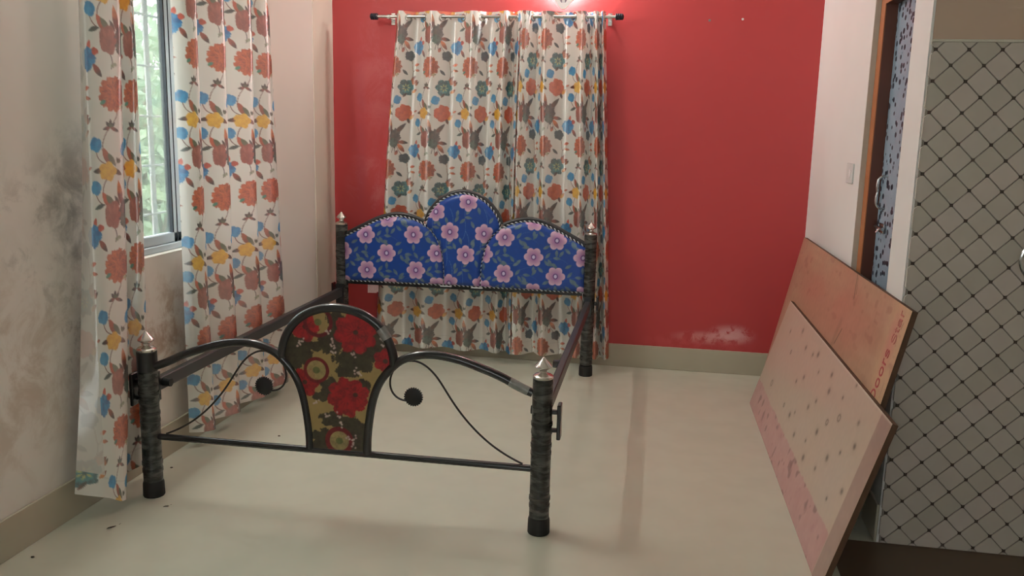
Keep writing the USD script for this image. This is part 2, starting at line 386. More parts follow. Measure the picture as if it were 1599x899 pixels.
def emitter(name, rgb, strength):
    g = G(); e = g('emission', 'emission', color=tuple(rgb), strength=float(strength))
    return usdkit.material(stage, f'/World/Looks/{name}', g.nodes, g.links, surface=str(e))
m_tube = emitter('tube_light_glow', (.97, 1.0, .94), TUBE)
m_bulb = emitter('bulb_glow', (1.0, .95, .90), LAMP)
m_globe = emitter('globe_glow', (1.0, .98, .93), GLOBE)
def pane_mat():
    g = G(); t = g('transparent_bsdf', 'BSDF', color=(.88, .91, .90)); gl = g('glossy_bsdf', 'BSDF', color=(.9, .9, .9), roughness=.04)
    d = g('diffuse_bsdf', 'BSDF', color=tuple(lin((190, 200, 194))))
    m = g('mix_closure', 'closure', fac=.38, closure1=t, closure2=d)
    m = g('mix_closure', 'closure', fac=g.math('multiply_add', g.math('power', g('layer_weight', 'facing', blend=.5), 4.), .15), closure1=m, closure2=gl)
    return usdkit.material(stage, '/World/Looks/dusty_window_glass', g.nodes, g.links, surface=str(m))
m_pane = pane_mat()
def leaf_mat(name, rgb):
    g = G(); c = tuple(lin(rgb)); col = g.mix(g('object_info', 'random'), tuple(np.array(c) * .85), tuple(np.array(c) * 1.15))
    col = g.mix(g.noise(3.), col, tuple(np.array(c) * 1.3))
    a = g('principled_bsdf', 'BSDF', base_color=col, roughness=.45); b = g('translucent_bsdf', 'BSDF', color=col)
    m = g('mix_closure', 'closure', fac=.35, closure1=a, closure2=b)
    return usdkit.material(stage, f'/World/Looks/{name}', g.nodes, g.links, surface=str(m))

# ------------------------------------------------------------------ the room shell
S = dict(kind='structure')
WY0, WY1, WZ0, WZ1 = 2.88, 4.22, .885, 2.05            # window opening in the left wall
obj('floor', bx(XL - .15, XE + .1, YF - .1, YB + .15, -.1, 0), m_floor, label='pale greenish cream polished floor', smooth=False, **S)
obj('ceiling', bx(XL - .15, XE + .1, YF - .1, YB + .15, CEIL, CEIL + .1), m_ceil, smooth=False, label='white ceiling above the room', **S)
obj('wall_left', [bx(XL - .15, XL, YF, WY0, 0, CEIL), bx(XL - .15, XL, WY1, YB + .15, 0, CEIL), bx(XL - .15, XL, WY0, WY1, 0, WZ0), bx(XL - .15, XL, WY0, WY1, WZ1, CEIL)],
    m_left, smooth=False, label='stained cream wall with the window', **S)
obj('wall_back', bx(XL, XR + .13, YB, YB + .15, 0, CEIL), m_red, smooth=False, label='red painted back wall behind the bed', **S)
obj('trim_1', bx(XL, XL + .003, 4.97, YB, BASE, CEIL), m_cream, smooth=False, label='shallow cream pilaster strip in the left corner', **S)
DY0, DY1, DZ = 3.333, 3.971, 2.03                        # door opening in the right wall
obj('wall_right', [bx(XR, XR + .13, DY1, YB, 0, CEIL), bx(XR, XR + .0085, YT + .012, DY0, 0, CEIL), bx(XR + .0085, XR + .13, YT + .14, DY0, 0, CEIL), bx(XR, XR + .13, DY0, DY1, DZ, CEIL)],
    m_white, smooth=False, label='white painted wall with the doorway', **S)
obj('trim_2', bx(XR + .001, XR + .028, DY1 - .004, DY1 + .0, 0, DZ), m_reveal, smooth=False, label='grey plaster reveal beside the door frame', **S)
TZ = 1.752
alc = thing('wall_alcove', label='wall with diagonal grey tiles below brown-beige paint', **S)
obj('plaster', bx(XR + .009, XE, YT + .012, YT + .14, 0, CEIL), m_beige, alc, smooth=False)
obj('tile_bed', bx(XR + .009, XE, YT + .005, YT + .012, 0, TZ), m_grout, alc, smooth=False)
obj('top_rim', rbx(XR + .004, XE, YT - .001, YT + .012, TZ, TZ + .009, .002), m_rim, alc)
frame = sbox(XR + .004, .004, XE, TZ)
def tile_piece(cx, cz):
    h = .0503 - .0014
    pg = Polygon([(cx - h, cz), (cx, cz + h), (cx + h, cz), (cx, cz - h)]).intersection(frame)
    if pg.is_empty or pg.area < 1e-5 or pg.geom_type != 'Polygon': return None
    inner = pg.buffer(-.0012, join_style=2)
    if inner.is_empty or inner.geom_type != 'Polygon': return None
    pts = [(x, YT + .008, z) for x, z in pg.exterior.coords[:-1]] + [(x, YT, z) for x, z in inner.exterior.coords[:-1]]
    return trimesh.convex.convex_hull(np.array(pts))
cells = []
for j in range(-1, 37):
    for i in range(-1, 32):
        cx = .8915 + .0503 * i; cz = 1.7285 - .0503 * j
        if (i + j) % 2 == 0: cells.append((cx, cz))
near, far = [], []
for k, (cx, cz) in enumerate(cells):
    t = tile_piece(cx, cz)
    if t is None: continue
    (near if cx < 1.36 else far).append((t, k))
for t, k in near[:300]: obj('tile', t, m_tiles[(k * 7) % 4], alc, smooth=False)
obj('tile_field', [t for t, k in near[300:] + far], m_tiles[0], alc, smooth=False, kind='stuff')
dots = []
for j in range(0, 36):
    for i in range(-1, 31):
        if (i + j) % 2 == 1:
            cx, cz = .8915 + .0503 * i, 1.7285 - .0503 * j
            if cx < XR + .015 or cz > TZ - .004 or cz < .01: continue
            dots.append(bx(cx - .0054, cx + .0054, YT - .0006, YT + .008, cz - .0054, cz + .0054))
obj('inset_dots', dots, m_dot, alc, smooth=False, kind='stuff', label='small dark square insets where tile corners meet')
# walls that close the room behind the camera
GX0, GX1, GZ0, GZ1 = -1.4, .7, 1.0, 2.3                 # added window opening for soft fill daylight, unseen behind the camera
obj('wall_front', [bx(XL - .15, GX0, YF - .1, YF, 0, CEIL), bx(GX1, XE + .1, YF - .1, YF, 0, CEIL), bx(GX0, GX1, YF - .1, YF, 0, GZ0), bx(GX0, GX1, YF - .1, YF, GZ1, CEIL)], m_cream, smooth=False, label='cream wall opposite the red wall', **S)
win2 = thing('window_2', label='added unseen window for fill light in the wall opposite the red wall', **S)
obj('window_frame', [rbx(GX0, GX1, YF - .08, YF - .03, GZ0, GZ0 + .05), rbx(GX0, GX1, YF - .08, YF - .03, GZ1 - .05, GZ1)] + [rbx(x, x + .05, YF - .08, YF - .03, GZ0 + .05, GZ1 - .05) for x in (GX0, -.725, -.025, GX1 - .05)], m_alu, win2)
for x0, x1 in ((GX0 + .05, -.725), (-.675, -.025), (.025, GX1 - .05)): obj('pane', bx(x0, x1, YF - .058, YF - .052, GZ0 + .05, GZ1 - .05), m_pane, win2, smooth=False)
obj('floor_alcove', bx(.646, XE, YF, YT + .005, -.002, .0015), simple('brown_floor_patch', (96, 78, 62), .4, var=.12, scale=5.), smooth=False, label='thin dark brown patch over the floor in front of the tiled wall', **S)  # thin dark brown sheet laid over the pale floor
obj('wall_far_right', bx(XE, XE + .1, YF, YT + .14, 0, CEIL), m_cream, smooth=False, label='cream wall at the far right end', **S)
obj('baseboard_left', [rbx(XL, XL + .010, YF, YB, 0, BASE, .002)], m_base, label='beige tile skirting along the left wall', **S)
obj('baseboard_back', [rbx(XL + .01, XR, YB - .010, YB, 0, BASE, .002)], m_base, label='beige green tile skirting under the red wall', **S)
obj('baseboard_right', [rbx(XR - .010, XR, DY1 + .02, YB - .01, 0, BASE, .002), rbx(XR - .010, XR, YT + .012, DY0 - .01, 0, BASE, .002)], m_base, label='beige tile skirting along the white wall', **S)

# ------------------------------------------------------------------ window
win = thing('window_1', label='grey aluminium sliding window with dusty panes', **S)
fx0, fx1 = XL - .135, XL - .035
obj('window_frame', [rbx(fx0, fx1, WY0, WY0 + .03, WZ0, WZ1), rbx(fx0, fx1, WY1 - .03, WY1, WZ0, WZ1), rbx(fx0, fx1, WY0, WY1, WZ0, WZ0 + .03), rbx(fx0, fx1, WY0, WY1, WZ1 - .03, WZ1)], m_alu, win)
def sash(y0, y1, xc):
    s_ = obj('sash', [rbx(xc - .014, xc + .014, y0, y0 + .055, WZ0 + .03, WZ1 - .03), rbx(xc - .014, xc + .014, y1 - .062, y1, WZ0 + .03, WZ1 - .03),
                      rbx(xc - .014, xc + .014, y0, y1, WZ0 + .03, WZ0 + .075), rbx(xc - .014, xc + .014, y0, y1, WZ1 - .075, WZ1 - .03)], m_alu, win)
    obj('gasket', [bx(xc - .010, xc + .0155, y1 - .072, y1 - .062, WZ0 + .075, WZ1 - .075), bx(xc - .010, xc + .0155, y1 - .036, y1 - .030, WZ0 + .032, WZ1 - .032)], m_gasket, s_, smooth=False)
    obj('pane', bx(xc - .003, xc + .003, y0 + .05, y1 - .055, WZ0 + .07, WZ1 - .07), m_pane, s_, smooth=False)
sash(WY0 + .03, 3.547, XL - .055)
sash(3.59, WY1 - .03, XL - .105)
for k, z in enumerate((1.03, 1.245, 1.46, 1.675, 1.89)):
    obj('grille_rod', tube([(XL - .17, WY0 - .06, z), (XL - .17, WY1 + .06, z)], .005, 8), m_grille, win)
for y in (3.0, 3.56, 4.02):
    obj('grille_bar', rbx(XL - .182, XL - .172, y - .016, y + .016, WZ0 - .05, WZ1 + .05, .002), m_grille, win)

# ------------------------------------------------------------------ door
door = thing('door_1', label='blue patterned door in a brown wooden frame', **S)
def dash_mat():
    g = G(); v = g('mapping', 'vector', vector=g.geo(), scale=(0., 23., 31.))
    sep = g('voronoi_texture', out='distance', feature='f1', vector=v, scale=1.0, randomness=.9)
    nn = g.noise(12.)
    m = g.rng(sep, .33, .40, 1., 0.)
    col = g.mix(nn, tuple(lin((134, 158, 176))), tuple(lin((156, 174, 190))))
    col = g.mix(m, col, tuple(lin((36, 44, 60))))
    return g.done('blue_dash_laminate', base_color=col, roughness=.35)
m_door = dash_mat()
FX, FY = XR + .027, DY1 - .078
obj('door_frame', [bx(FX, FX + .05, FY, DY1 - .004, 0, DZ - .0), bx(FX, FX + .05, DY0, DY0 + .06, 0, DZ), bx(FX, FX + .05, DY0 + .06, FY, 1.98, DZ)], m_frame_in, door, smooth=False)
obj('frame_face', [bx(FX - .004, FX, FY, DY1 - .004, 0, DZ), bx(FX - .004, FX, DY0, DY0 + .06, 0, DZ), bx(FX - .004, FX, DY0 + .06, FY, 1.98, DZ)], m_frame_out, door, smooth=False)
DX = FX + .046
pnl = obj('door_panel', bx(DX, DX + .03, DY0 + .01, FY + .01, .01, 1.995), m_door, door, smooth=False)
obj('door_handle', [tube(spline([(DX, 3.79, z0), (DX - .020, 3.79, z0), (DX - .034, 3.79, z0 + d), (DX - .034, 3.79, 1.22)], 16), .0048, 10) for z0, d in ((1.155, .015), (1.285, -.015))] + [tube([(DX - .034, 3.79, 1.17), (DX - .034, 3.79, 1.27)], .0048, 10)], m_chrome, door, label='chrome pull handle')
obj('door_latch', [tube([(DX - .016, 3.72, 1.075), (DX - .016, 3.85, 1.075)], .007, 10), rbx(DX - .012, DX, 3.73, 3.80, 1.055, 1.095, .002), tube([(DX - .016, 3.765, 1.075), (DX - .03, 3.765, 1.055)], .005, 8)], m_chrome, door, label='steel bolt latch')

# ------------------------------------------------------------------ curtains
def curtain(name, label, keys, us, z_top, z_bot, tilew_phase, z0, rod, step=.0034, rev=None, parent=None, sharp=True, wob=.004, seed=1, group=None):
    """keys: [(t, node xy)] plan paths of the cloth at heights t (0 top, 1 bottom); us: cloth coordinate of each node; z_bot may be one number per node"""
    us = np.asarray(us, float); n = int((us[-1] - us[0]) / step) + 1; s = np.linspace(us[0], us[-1], n)
    paths = [np.stack([PchipInterpolator(us, np.asarray(k)[:, c])(s) for c in (0, 1)], -1) for t, k in keys]
    ts = np.array([t for t, k in keys])
    zb = np.interp(s, us, np.broadcast_to(z_bot, us.shape)) if np.ndim(z_bot) == 0 else PchipInterpolator(us, z_bot)(s)
    rows = int((z_top - np.min(zb)) / step) + 1; T = np.linspace(0, 1, rows)
    Q = PchipInterpolator(ts, np.stack(paths))(T) if len(ts) > 2 else np.stack(paths)[0] * (1 - T)[:, None, None] + np.stack(paths)[1] * T[:, None, None]
    Z = z_top + (zb[None] - z_top) * T[:, None]
    w = meshkit.fbm(np.stack([np.broadcast_to(s * 7, Z.shape), Z * 2.3, 0 * Z + seed], -1), 3, seed) - .5
    w2 = meshkit.fbm(np.stack([np.broadcast_to(s * 7, Z.shape), Z * 2.3, 0 * Z + seed + 9], -1), 3, seed + 5) - .5
    P = np.stack([Q[..., 0] + w * wob * 2, Q[..., 1] + w2 * wob * 2, Z], -1)
    U = np.broadcast_to(s, Z.shape)
    col = PRINT.sample((U + tilew_phase) % TW, (z0 - Z) % TH) ** 1.16
    if rev is not None:
        f = ((U < rev) & (Z > zb[None] + .085))[..., None]
        col = np.where(f, col * .22 + lin((214, 208, 200)) * .78, col)
    hem = (np.abs(Z - zb[None] - .075) < .0022)[..., None]; col = np.where(hem, col * .86, col)
    t = thing(name, label, 'curtain', group=group)
    obj('cloth', grid_mesh(P), m_cloth, t, smooth=True, colors=col.reshape(-1, 3))
    # metal eyelets where the rod passes through the cloth
    top = Q[int(.02 * rows)]; axis, off = rod
    dist = top[:, axis] - off; ring = lathe([(.015, -.002), (.021, -.0025), (.023, 0), (.021, .0025), (.015, .002), (.015, -.002)], 20)
    for i in np.nonzero(np.sign(dist[1:]) != np.sign(dist[:-1]))[0]:
        a = top[min(i + 2, n - 1)] - top[max(i - 2, 0)]; nrm = np.array([-a[1], a[0], 0]); nrm /= np.linalg.norm(nrm)
        X_ = np.cross(nrm, [0, 0, 1.]); R = np.stack([X_, np.cross(nrm, X_), nrm], 1)
        obj('eyelet', xf(ring, R, (top[i][0], top[i][1], z_top - .036)), m_ring, t)
    return t

def first_at(nodes, x, y): return [(x, y)] + nodes[1:]

def fold_nodes(ridges, lo, hi, along, first_valley, last_valley, lead=0.):
    """valley, ridge, valley ... nodes in plan; along = which axis the rod runs (0 x, 1 y)"""
    v = [first_valley] + [(a + b) / 2 + lead * (b - a) for a, b in zip(ridges[:-1], ridges[1:])] + [last_valley]
    pts = []
    for k, r in enumerate(ridges):
        pts += [(v[k], lo), (r, hi)]
    pts.append((v[-1], lo))
    return [(p if along == 0 else p[::-1]) for p in pts]

ROD_Z, BY = 2.088, YB - .09
def back_rod():
    t = thing('curtain_rod', 'steel curtain rod on the red wall with ribbed dark ends', 'curtain rod')
    def ribs(x, s):
        prof = [(.001, 0)]
        for k in range(4): prof += [(.017, .001 + k * .011), (.0195, .003 + k * .011), (.0195, .007 + k * .011), (.015, .009 + k * .011)]
        prof += [(.012, .046), (.001, .048)]
        R = np.array([[0, 0, s], [0, 1, 0], [-s, 0, 0]], float)
        return xf(lathe(prof, 20), R, (x, BY, ROD_Z))
    obj('rod', tube([(-1.775, BY, ROD_Z), (-.32, BY, ROD_Z)], .0095, 16), m_ring, t)
    obj('rod_end', ribs(-1.76, -1), m_finial, t); obj('rod_end', ribs(-.335, 1), m_finial, t)
    for x in (-1.69, -.372):
        obj('bracket', [rbx(x - .008, x + .008, BY - .012, YB, ROD_Z - .013, ROD_Z - .009, .001), rbx(x - .012, x + .012, YB - .004, YB, ROD_Z - .04, ROD_Z + .03, .001),
                        lathe([(.010, -.008), (.0135, -.008), (.0135, .008), (.010, .008), (.010, -.008)], 18).apply_transform(np.array([[0, 0, 1, x], [0, 1, 0, BY], [-1, 0, 0, ROD_Z], [0, 0, 0, 1.]]))], m_ring, t)
back_rod()
A = .044
r_top, r_mid, r_bot = [-1.611, -1.413, -1.167, -.968, -.885], [-1.69, -1.444, -1.182, -.992, -.905], [-1.73, -1.47, -1.20, -.99, -.90]
us = [0]
for k in range(2 * len(r_top)): us.append(us[-1] + (TW / 2 if k < 7 else .10))
us = np.array(us); us[0] = us[1] - .09
curtain('curtain', 'floral curtain on the red wall, left panel behind the tall middle of the headboard', [
    (0, fold_nodes(r_top, BY + A * .7, BY - A * .8, 0, -1.642, -.862)), (.5, fold_nodes(r_mid, BY + A * .8, BY - A, 0, -1.722, -.878)), (1, fold_nodes(r_bot, BY + A * .8, BY - A, 0, -1.80, -.872))],
    us, 2.118, .062, .60 * TW - us[1], 1.852, (1, BY), seed=2)
r_top, r_mid, r_bot = [-.835, -.737, -.524, -.442, -.408], [-.84, -.723, -.50, -.40, -.355], [-.83, -.70, -.49, -.37, -.31]
us = [0]
for k in range(2 * len(r_top)): us.append(us[-1] + ((TW / 2) if k in (2, 3, 4, 5, 6) else .10))
us = np.array(us)
curtain('curtain', 'floral curtain on the red wall, right panel beside the bare red paint', [
    (0, first_at(fold_nodes(r_top, BY + A * .7, BY - A * .8, 0, -.852, -.394), -.872, BY - A * 1.1)),
    (.5, first_at(fold_nodes(r_mid, BY + A * .7, BY - A, 0, -.860, -.338), -.888, BY - A * 1.35)), (1, first_at(fold_nodes(r_bot, BY + A * .7, BY - A, 0, -.850, -.288), -.885, BY - A * 1.35))],
    us, 2.118, .066, .575 * TW - us[3], 2.017, (1, BY), seed=3)

# rod and curtains of the window
LX = XL + .095
t = thing('curtain_rod', 'steel curtain rod above the window on the cream wall', 'curtain rod')
obj('rod', tube([(LX, 2.55, 2.125), (LX, 4.5, 2.125)], .0095, 14), m_ring, t)
for y in (2.55, 4.5): obj('rod_end', xf(trimesh.creation.icosphere(2, .02), None, (LX, y, 2.125)), m_finial, t)
for y in (2.68, 4.38): obj('bracket', [rbx(XL, LX + .012, y - .008, y + .008, 2.112, 2.116, .001), rbx(XL, XL + .004, y - .012, y + .012, 2.08, 2.15, .001)], m_ring, t)
lo, hi = XL + .055, XL + .128
us = np.array([0, .16, .16 + TW / 2, .16 + TW, .16 + 1.5 * TW, .16 + 2 * TW, .16 + 2.5 * TW, .16 + 3 * TW, .16 + 3.3 * TW])
us = np.r_[0, np.cumsum([.13, .112, .170, .112, .170, .112, .170, .112])]
def c2(r, y0, y1): return fold_nodes(r, lo, hi, 1, y0, y1, -.28)
curtain('curtain', 'floral curtain on the far side of the window, near the red wall', [
    (0, c2([3.46, 3.69, 3.94, 4.12], 3.37, 4.19)), (.5, c2([3.45, 3.68, 3.94, 4.17], 3.385, 4.27)), (1, c2([3.47, 3.71, 3.98, 4.23], 3.375, 4.34))],
    us, 2.158, .055 + .02 * np.array([1.2, .6, 1.2, .8, 1, .6, .8, .6, .8]), .68 * TW - us[1], 1.778, (0, LX), seed=4)
us = .085 + np.array([-.085, 0, .158, .282, .44, .53])
curtain('curtain', 'floral curtain on the near side of the window, its left edge turned back', [
    (0, [(XL + .045, 2.835), (XL + .085, 2.80), (XL + .135, 2.915), (XL + .035, 3.03), (XL + .095, 3.055), (XL + .045, 3.10)]),
    (.5, [(XL + .045, 2.768), (XL + .095, 2.745), (XL + .135, 2.876), (XL + .035, 2.985), (XL + .105, 3.035), (XL + .045, 3.10)]),
    (1, [(XL + .055, 2.611), (XL + .125, 2.687), (XL + .155, 2.757), (XL + .035, 2.88), (XL + .095, 2.99), (XL + .045, 3.05)])],
    us, 2.158, np.array([.115, .075, .04, .06, .09, .09]), .70 * TW - us[2], 1.588, (0, LX), rev=.085, seed=5)

# ------------------------------------------------------------------ bed
W_, L_ = 1.52, 2.099
bed = thing('bed_frame', 'black tubular steel bed frame with padded blue flowered headboard', 'bed', (-1.9077, 2.9027, 0), .0116)
def finial():
    return lathe([(.0005, .0), (.034, .0), (.0365, .003), (.0365, .010), (.030, .016), (.018, .019), (.013, .024), (.0125, .030), (.020, .036), (.029, .041), (.031, .045), (.029, .049), (.017, .062), (.008, .071), (.004, .077), (.0005, .078)], 32)
def post(u, v, h, foot_h=.062):
    r = .0365
    p = obj('post', tube([(u, v, foot_h - .002), (u, v, h - .03), (u, v, h)], r, 28), m_black if False else m_wrap, bed)
    obj('rubber_foot', xf(lathe([(.0005, 0), (.039, 0), (.041, .004), (.040, .05), (.037, .062), (.0005, .062)], 28), None, (u, v, 0)), m_rubber, p)
    obj('finial', xf(finial(), None, (u, v, h)), m_steel, p, smooth=40)
    for z0, z1, rr in ((.10, .17, .0385), (.30, .36, .0378), (h - .20, h - .15, .0385)):
        a = []
        for k in range(2): a.append(tube([(u, v, z0 + k * .03), (u, v, z0 + .012 + k * .03)], rr + .0006 * k, 24))
        obj('plastic_wrap', a, m_wrap, p)
    return p
for u in (0, W_): post(u, 0, .580)
for u in (0, W_): post(u, L_, .845, .07)
# plain black collar on the front left post
obj('post_collar', tube([(0, 0, .505), (0, 0, .578)], .0378, 28), m_black, bed)
V0 = np.zeros(3)
def uz(pts, v=0.): return [(u, v, z) for u, z in pts]
obj('foot_rail', tube(uz([(.03, .242), (W_ - .03, .242)]), .0125, 14), m_black, bed)
half = [(.036, .524), (.10, .551), (.16, .579), (.235, .606), (.31, .628), (.39, .639), (.455, .634), (.513, .613), (.548, .586), (.593, .532), (.624, .457), (.640, .371), (.647, .300), (.648, .245)]
cv = spline(half, 60)
obj('curved_tube', tube(uz(cv), .0155, 16), m_black, bed)
obj('curved_tube', tube(uz([(W_ - u, z) for u, z in cv]), .0155, 16), m_black, bed)
ar = [(.545, .592), (.553, .645), (.575, .695), (.610, .738), (.655, .768), (.705, .785), (.760, .791)]
ar = ar + [(W_ - u, z) for u, z in ar[-2::-1]]
ac = spline(ar, 60)
obj('arch_tube', tube(uz(ac), .0165, 16), m_black, bed)
obj('tape_wrap', tube(uz(cv[1:7][:, :] * [-1, 1] + [W_, 0]), .0168, 14), m_tape, bed, label='grey plastic tape on the right curved tube')
i0 = int(np.argmin(np.abs(ac[:, 0] - .922))); obj('tape_wrap', tube(uz(ac[i0:i0 + 5]), .0185, 14), m_tape, bed, label='torn plastic tape on the arch')
# scroll rods with notched discs
sc = [(1.455, .256), (1.393, .285), (1.327, .328), (1.254, .395), (1.192, .473), (1.147, .541), (1.114, .580), (1.075, .606), (1.036, .611), (.999, .597), (.971, .567), (.960, .527), (.967, .493), (.988, .470), (1.018, .461), (1.05, .470)]
scs = spline(sc, 90)
def disc(u, z):
    n, V = 24, []
    ring = []
    for k in range(n * 4):
        a = 2 * math.pi * k / (n * 4); r = .0335 + .0026 * math.cos(n * a); ring.append((r * math.cos(a), r * math.sin(a)))
    m = trimesh.creation.extrude_polygon(Polygon(ring), .008); m.apply_translation((0, 0, -.004))
    dome_ = lathe([(.0005, .009), (.012, .0085), (.024, .006), (.031, .004)], 24)
    d2 = dome_.copy(); d2.apply_transform(np.diag([1, 1, -1, 1]))
    m = trimesh.util.concatenate([m, dome_, d2]); m.apply_transform(np.array([[1, 0, 0, u], [0, 0, 1, 0], [0, 1, 0, z], [0, 0, 0, 1.]])); m.fix_normals(); return m
for f in (0, 1):
    q = scs if not f else scs * [-1, 1] + [W_, 0]
    rod = obj('scroll_rod', tube(uz(q), .0036, 10), m_iron, bed)
    obj('scroll_disc', disc(1.048 if not f else W_ - 1.048, .477), m_rubber, rod, smooth=30)
# flowered panel inside the arch
pl = [(u, z) for u, z in ac[(ac[:, 1] > .60)]]
low = [(u, z) for u, z in cv if z < .60 and u > .5]
lft = sorted(low, key=lambda a: a[1])
outline = Polygon(pl[::1] + [(W_ - u, z) for u, z in lft[::-1]] + lft).buffer(0)
def paint_foot():
    c = Canvas(.52, .60, .0016, (158, 134, 84)); o = (.50, .82); q = lambda u, z: (u - o[0], o[1] - z)
    BRW, GRN, RD, DR = (66, 48, 38), (66, 60, 42), (168, 26, 34), (120, 22, 30)
    for (u, z, r, sx, sy) in ((.60, .62, .062, 1, 1.1), (.76, .735, .045, .8, 1.1), (.74, .66, .05, 1, .9), (.83, .60, .065, 1.2, .7), (.90, .66, .05, 1.1, 1), (.93, .71, .03, 1, 1), (.73, .49, .034, 1, 1.2), (.70, .455, .03, 1.2, .6),
                              (.80, .555, .035, 1.3, .6), (.86, .50, .03, .9, 1), (.74, .37, .04, 1.2, .7), (.80, .35, .04, 1, .8), (.70, .285, .045, .9, 1), (.83, .30, .06, .8, 1.3), (.68, .645, .03, 1.4, .6), (.76, .27, .05, 1.2, .6)):
        c.flower(*q(u, z), r, 5, .14, BRW if (int(u * 1000) % 2) else GRN, (50, 36, 30), sx=sx, sy=sy, jag=.22, ph=u * 9)
    for (u, z, r, n) in ((.833, .705, .074, 8), (.798, .458, .070, 8), (.640, .715, .05, 5), (.635, .505, .05, 6), (.945, .605, .042, 6), (.83, .47, .05, 6)):
        d, th = c.flower(*q(u, z), r, n, .12, RD, DR, jag=.1, ph=u * 5, amt=.5)
        for k in range(n * 2):
            a = k * math.pi / n; c.leaf(*(np.array(q(u, z)) + .012 * np.array([math.cos(a), math.sin(a)])), r * .6, .0018, a, (110, 14, 22), (140, 20, 28), .6)
        c.ell(*q(u, z), .010, .009, 0, (80, 44, 34), (60, 30, 26))
    for (u, z, r, w, col) in ((.681, .554, .043, .0065, DR), (.690, .735, .050, .007, (110, 20, 30)), (.766, .288, .046, .009, DR)):
        dx, dy = c.rel(*q(u, z)); d = np.hypot(dx, dy)
        if z < .6: c.put(d - r, c.tex((168, 148, 98)), .8)
        c.put(np.abs(d - r) - w, c.tex(col))
        c.ell(*q(u, z), .014, .013, 0, (112, 112, 66), (84, 90, 50))
    for (u, z) in ((.745, .67), (.75, .645), (.755, .625), (.73, .70), (.625, .66), (.61, .645), (.825, .62), (.83, .56), (.845, .55), (.77, .385), (.775, .355), (.80, .30), (.83, .30), (.82, .275), (.93, .68), (.94, .66), (.68, .43), (.72, .38)):
        for k in range(5): c.ell(*(np.array(q(u, z)) + RNG.normal(0, .0065, 2)), .0042, .0034, k, (206, 186, 176), (170, 140, 136), .85)
    return c, q
cf, qf = paint_foot()
def panel_grid(poly, step, v_of, colour):
    x0, z0, x1, z1 = poly.bounds
    m = trimesh.creation.triangulate_polygon(poly.simplify(.0005), engine='earcut') if False else None
    from shapely import contains_xy
    xs, zs = np.arange(x0, x1 + step, step), np.arange(z0, z1 + step, step)
    X, Z = np.meshgrid(xs, zs)
    inside = contains_xy(poly, X, Z)
    keep = inside[:-1, :-1] & inside[1:, :-1] & inside[:-1, 1:] & inside[1:, 1:]
    i = np.arange(X.size).reshape(X.shape); a, b, d_, e = i[:-1, :-1][keep], i[:-1, 1:][keep], i[1:, 1:][keep], i[1:, :-1][keep]
    F = np.vstack([np.c_[a, b, d_], np.c_[a, d_, e]]); P = np.stack([X.ravel(), v_of(X, Z).ravel(), Z.ravel()], -1)
    uq, inv = np.unique(F, return_inverse=True)
    return trimesh.Trimesh(P[uq], inv.reshape(-1, 3), process=False), colour(X.ravel()[uq], Z.ravel()[uq])
mm, cc = panel_grid(outline, .0022, lambda X, Z: -.006 + 0 * X, lambda x, z: cf.sample(*qf(x, z)))
fp = obj('footboard_panel', mm, m_foot, bed, smooth=True, colors=cc, label='panel printed with red flowers on beige')
back = trimesh.creation.extrude_polygon(outline.buffer(.001), .009); back.apply_transform(np.array([[1, 0, 0, 0], [0, 0, 1, -.0055], [0, 1, 0, 0], [0, 0, 0, 1.]])); back.fix_normals()
obj('panel_backing', back, m_rubber, fp, smooth=False)

# headboard: three padded cushions in a tube outline
HV = L_ - .005
lc = spline([(.022, .770), (.085, .805), (.153, .840), (.225, .876), (.297, .900), (.36, .910), (.44, .899), (.509, .873), (.567, .829), (.609, .769), (.635, .689), (.646, .600), (.647, .508)], 70)
poly_l = Polygon([(.024, .506)] + [tuple(p) for p in lc])
poly_r = Polygon([(W_ - x, z) for x, z in poly_l.exterior.coords])
cc_top = spline([(.538, .880), (.553, .925), (.580, .966), (.620, 1.008), (.665, 1.036), (.715, 1.054), (.76, 1.060)], 30)
cc_top = np.vstack([cc_top, (cc_top * [-1, 1] + [W_, 0])[::-1][1:]])
lower = [tuple(p) for p in lc if p[1] < .855 and p[0] > .5]
poly_c = Polygon([tuple(p) for p in cc_top] + [(W_ - x, z) for x, z in lower] + lower[::-1]).buffer(0)
fl_l = [(.166, .795), (.296, .688), (.463, .806), (.479, .592), (.173, .580), (.606, .700), (.300, .900), (.316, .482), (.606, .500), (.020, .690), (.023, .485)]
fl_r = [(1.019, .815), (1.192, .705), (1.327, .808), (1.015, .598), (1.324, .596), (.892, .71), (1.483, .712), (1.192, .915), (1.192, .495), (.89, .50), (1.49, .49)]
fl_c = [(.796, 1.014), (.686, .832), (.893, .830), (.783, .699), (.683, .522), (.60, .95), (.88, .52)]
